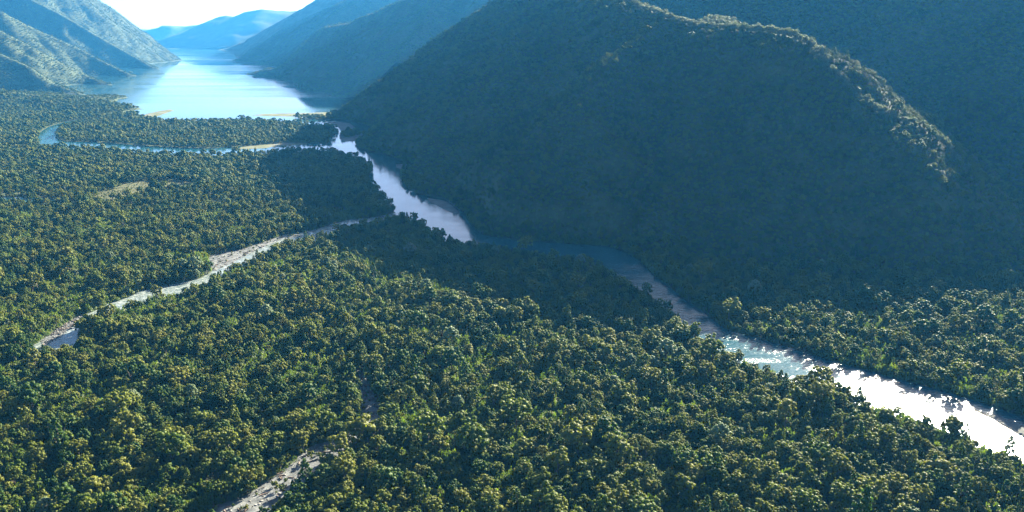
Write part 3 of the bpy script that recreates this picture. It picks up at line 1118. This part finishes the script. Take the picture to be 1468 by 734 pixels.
tilt = rng.normal(0, 0.05, (len(PXr), 2))
scatter_object('forest', np.stack([PXr, PYr, PZr - 0.4], -1), KDr, np.column_stack([tilt, RTr]),
               np.column_stack([SCr, SCr, SCr * SQr]), proto + far_proto + proto2, 'dense native forest filling the valley floor and the mountain slopes')

# --- undergrowth
def fern_data(seed):
    r = np.random.default_rng(seed)
    n = 90
    a = r.uniform(0, 6.283, n)
    e = np.sqrt(r.random(n))
    P = np.stack([1.5 * e * np.cos(a), 1.5 * e * np.sin(a), 1.9 - 1.1 * e * e + 0.25 * r.normal(size=n)], -1)
    Nn = np.stack([np.cos(a) * e, np.sin(a) * e, np.full(n, 0.8)], -1) + 0.4 * r.normal(size=(n, 3))
    V, Fq = cards(P, Nn, 0.42, r, 0.6)
    return V, np.vstack([Fq[:, [0, 1, 2]], Fq[:, [0, 2, 3]]])


fern_p = []
for k in range(3):
    V, T = fern_data(k)
    me = mesh_np('fern', V, T)
    me.materials.append(M['fern'])
    fern_p.append(bpy.data.objects.new('fern_pattern', me))
UX, UY = scatter(-1000, 1000, 385, 1300, 3.4, 99)
UZ = height(UX, UY)
ug = fbm(UX / 38, UY / 38, 77, 3) + 0.35 * fbm(UX / 220, UY / 220, 78, 2) + 0.28 * np.exp(-((UX + 60) ** 2 + (UY - 600) ** 2) / 95.0 ** 2) + 0.15 * np.exp(-((UX + 190) ** 2 + (UY - 520) ** 2) / 50.0 ** 2)
k = (UZ < 3) & ((ug > 0.10) | (rng.random(len(UX)) < 0.25))
for nm, p in list(W.items()) + list(G.items()):
    k &= ~in_poly(UX, UY, p)
UX, UY, UZ = UX[k], UY[k], UZ[k]
us = rng.uniform(0.9, 2.3, len(UX))
scatter_object('undergrowth', np.stack([UX, UY, UZ], -1), rng.integers(0, 3, len(UX)), np.column_stack([np.zeros((len(UX), 2)), rng.uniform(0, 6.28, len(UX))]),
               np.column_stack([us, us, us * rng.uniform(0.8, 2.2, len(UX))]), fern_p, 'bright green ferns and shrubs in the gaps of the forest')

# --- stones on the gravel
stone_p = []
for k in range(3):
    iv, if_ = ico(1)
    r = np.random.default_rng(300 + k)
    me = mesh_np('stone', iv * np.array([0.5, 0.38, 0.25]) * (1 + 0.18 * r.normal(size=(len(iv), 1))), if_)
    me.materials.append(M['stone'])
    stone_p.append(bpy.data.objects.new('stone_pattern', me))
SXs, SYs = [], []
for nm in ('bed', 'stream_bar', 'stream_tail', 'side_bar'):
    p = G[nm]
    n = 2600 if nm == 'bed' else 900
    x = rng.uniform(p[:, 0].min(), p[:, 0].max(), n * 3)
    y = rng.uniform(p[:, 1].min(), p[:, 1].max(), n * 3)
    kk = in_poly(x, y, p)
    SXs.append(x[kk][:n])
    SYs.append(y[kk][:n])
SXs = np.concatenate(SXs)
SYs = np.concatenate(SYs)
ss = rng.lognormal(-0.2, 0.5, len(SXs))
scatter_object('stones', np.stack([SXs, SYs, np.full(len(SXs), 0.75)], -1), rng.integers(0, 3, len(SXs)), np.column_stack([rng.normal(0, .2, (len(SXs), 2)), rng.uniform(0, 6.28, len(SXs))]),
               np.column_stack([ss, ss, ss]), stone_p, 'loose stones lying on the gravel beds')

# --- driftwood
def log_mesh(seed, L):
    r = random.Random(seed)
    parts = [tube([(-L / 2, 0, .35), (-L / 6, .25 * r.random(), .4), (L / 5, -.3 * r.random(), .38), (L / 2, .2, .5)], [.48, .40, .30, .12], 8)]
    for k in range(3):
        a = r.uniform(0.5, 1.1) * r.choice((-1, 1))
        x = L * r.uniform(-0.05, 0.4)
        l = L * r.uniform(.18, .3)
        parts.append(tube([(x, 0, .4), (x + l * .5 * math.cos(a), l * .5 * math.sin(a), .7), (x + l * math.cos(a), l * math.sin(a), 1.0 + r.random() * .5)], [.2, .13, .05], 5))
    for k in range(5):
        a = k * 1.256
        parts.append(tube([(-L / 2 + .2, 0, .4), (-L / 2 - .5, .55 * math.cos(a), .5 + .5 * math.sin(a)), (-L / 2 - .8, 1.0 * math.cos(a), .55 + .8 * math.sin(a))], [.22, .13, .05], 5))
    V, Fq = [], []
    nv = 0
    for v, f in parts:
        V.append(v)
        Fq.append(f + nv)
        nv += len(v)
    return mesh_np('driftwood_log', np.vstack(V), np.vstack(Fq))


logs = [(452, 660, 9, .5, 'longest driftwood log lying across the widest part of the gravel bed'),
        (438, 672, 7, 1.1, 'driftwood log on the left edge of the gravel bed below its widest part'),
        (470, 648, 7, .3, 'driftwood log near the upper bend of the gravel bed'),
        (425, 688, 6, 2.2, 'short driftwood log beside the shrub in the gravel bed'),
        (446, 676, 6, 2.7, 'driftwood log in the middle of the gravel bed pointing downstream'),
        (524, 610, 8, .1, 'driftwood log across the narrow neck of the gravel bed'),
        (488, 637, 6, 1.0, 'driftwood log just below the narrow neck of the gravel bed'),
        (380, 708, 7, .7, 'driftwood log at the lower end of the gravel bed'),
        (318, 374, 9, .2, 'driftwood tree stranded on the upper gravel corner of the stream'),
        (338, 378, 8, 2.5, 'driftwood log in the middle of the stream gravel bar'),
        (326, 384, 7, 1.2, 'driftwood log near the water on the stream gravel bar')]
for k, (x, y, L, a, lab) in enumerate(logs):
    P = at(x, y, 0.9)
    o = link('driftwood_log', log_mesh(k, L), None, [M['driftwood']])
    o.location = (P[0], P[1], 0.75)
    o.rotation_euler = (0, 0, a)
    o['label'] = lab
    o['category'] = 'log'
    o['group'] = 'driftwood on the gravel'

dp = []
for k in range(3):
    me = log_mesh(50 + k, 3.4)
    me.materials.append(M['driftwood'])
    dp.append(bpy.data.objects.new('debris_pattern', me))
DX, DY = [], []
for nm, n in (('bed', 170), ('stream_bar', 60), ('stream_tail', 25)):
    p = G[nm]
    x = rng.uniform(p[:, 0].min(), p[:, 0].max(), n * 4)
    y = rng.uniform(p[:, 1].min(), p[:, 1].max(), n * 4)
    kk = in_poly(x, y, p) & (fbm(x / 9, y / 9, 61, 2) > -0.08)
    DX.append(x[kk][:n])
    DY.append(y[kk][:n])
DX = np.concatenate(DX)
DY = np.concatenate(DY)
ds = rng.uniform(0.5, 1.25, len(DX))
scatter_object('driftwood_debris', np.stack([DX, DY, np.full(len(DX), 0.7)], -1), rng.integers(0, 3, len(DX)), np.column_stack([np.zeros((len(DX), 2)), rng.uniform(0, 6.28, len(DX))]),
               np.column_stack([ds, ds, ds]), dp, 'tangled driftwood littering the gravel beds')

# ------------------------------------------------------------------ haze
m = bpy.data.materials.new('haze')
m.use_nodes = True
t = m.node_tree
t.nodes.remove(t.nodes['Principled BSDF'])
pv = nnode(t, 'ShaderNodeVolumePrincipled')
pv.inputs['Density'].default_value = 2.7e-5
pv.inputs['Density Attribute'].default_value = ''
pv.inputs['Color'].default_value = (0.065, 0.42, 1.0, 1)
pv.inputs['Anisotropy'].default_value = 0.2
t.links.new(pv.outputs[0], t.nodes['Material Output'].inputs['Volume'])
zt = max(v.co.z for o in col.objects if o.type == 'MESH' and o.get('kind') == 'structure' for v in o.data.vertices)
x0, x1, y0, y1, z0, z1 = -17500, 12500, -900, 20200, -4.5, max(zt, CAM_H) + 40
V = np.array([(x, y, z) for z in (z0, z1) for y in (y0, y1) for x in (x0, x1)], float)
Fq = np.array([(0, 2, 3, 1), (4, 5, 7, 6), (0, 1, 5, 4), (2, 6, 7, 3), (0, 4, 6, 2), (1, 3, 7, 5)])
o = link('haze', mesh_np('haze', V, Fq), None, [m])
o['kind'] = 'stuff'
print('trees', N, 'ferns', len(UX), 'top', zt)
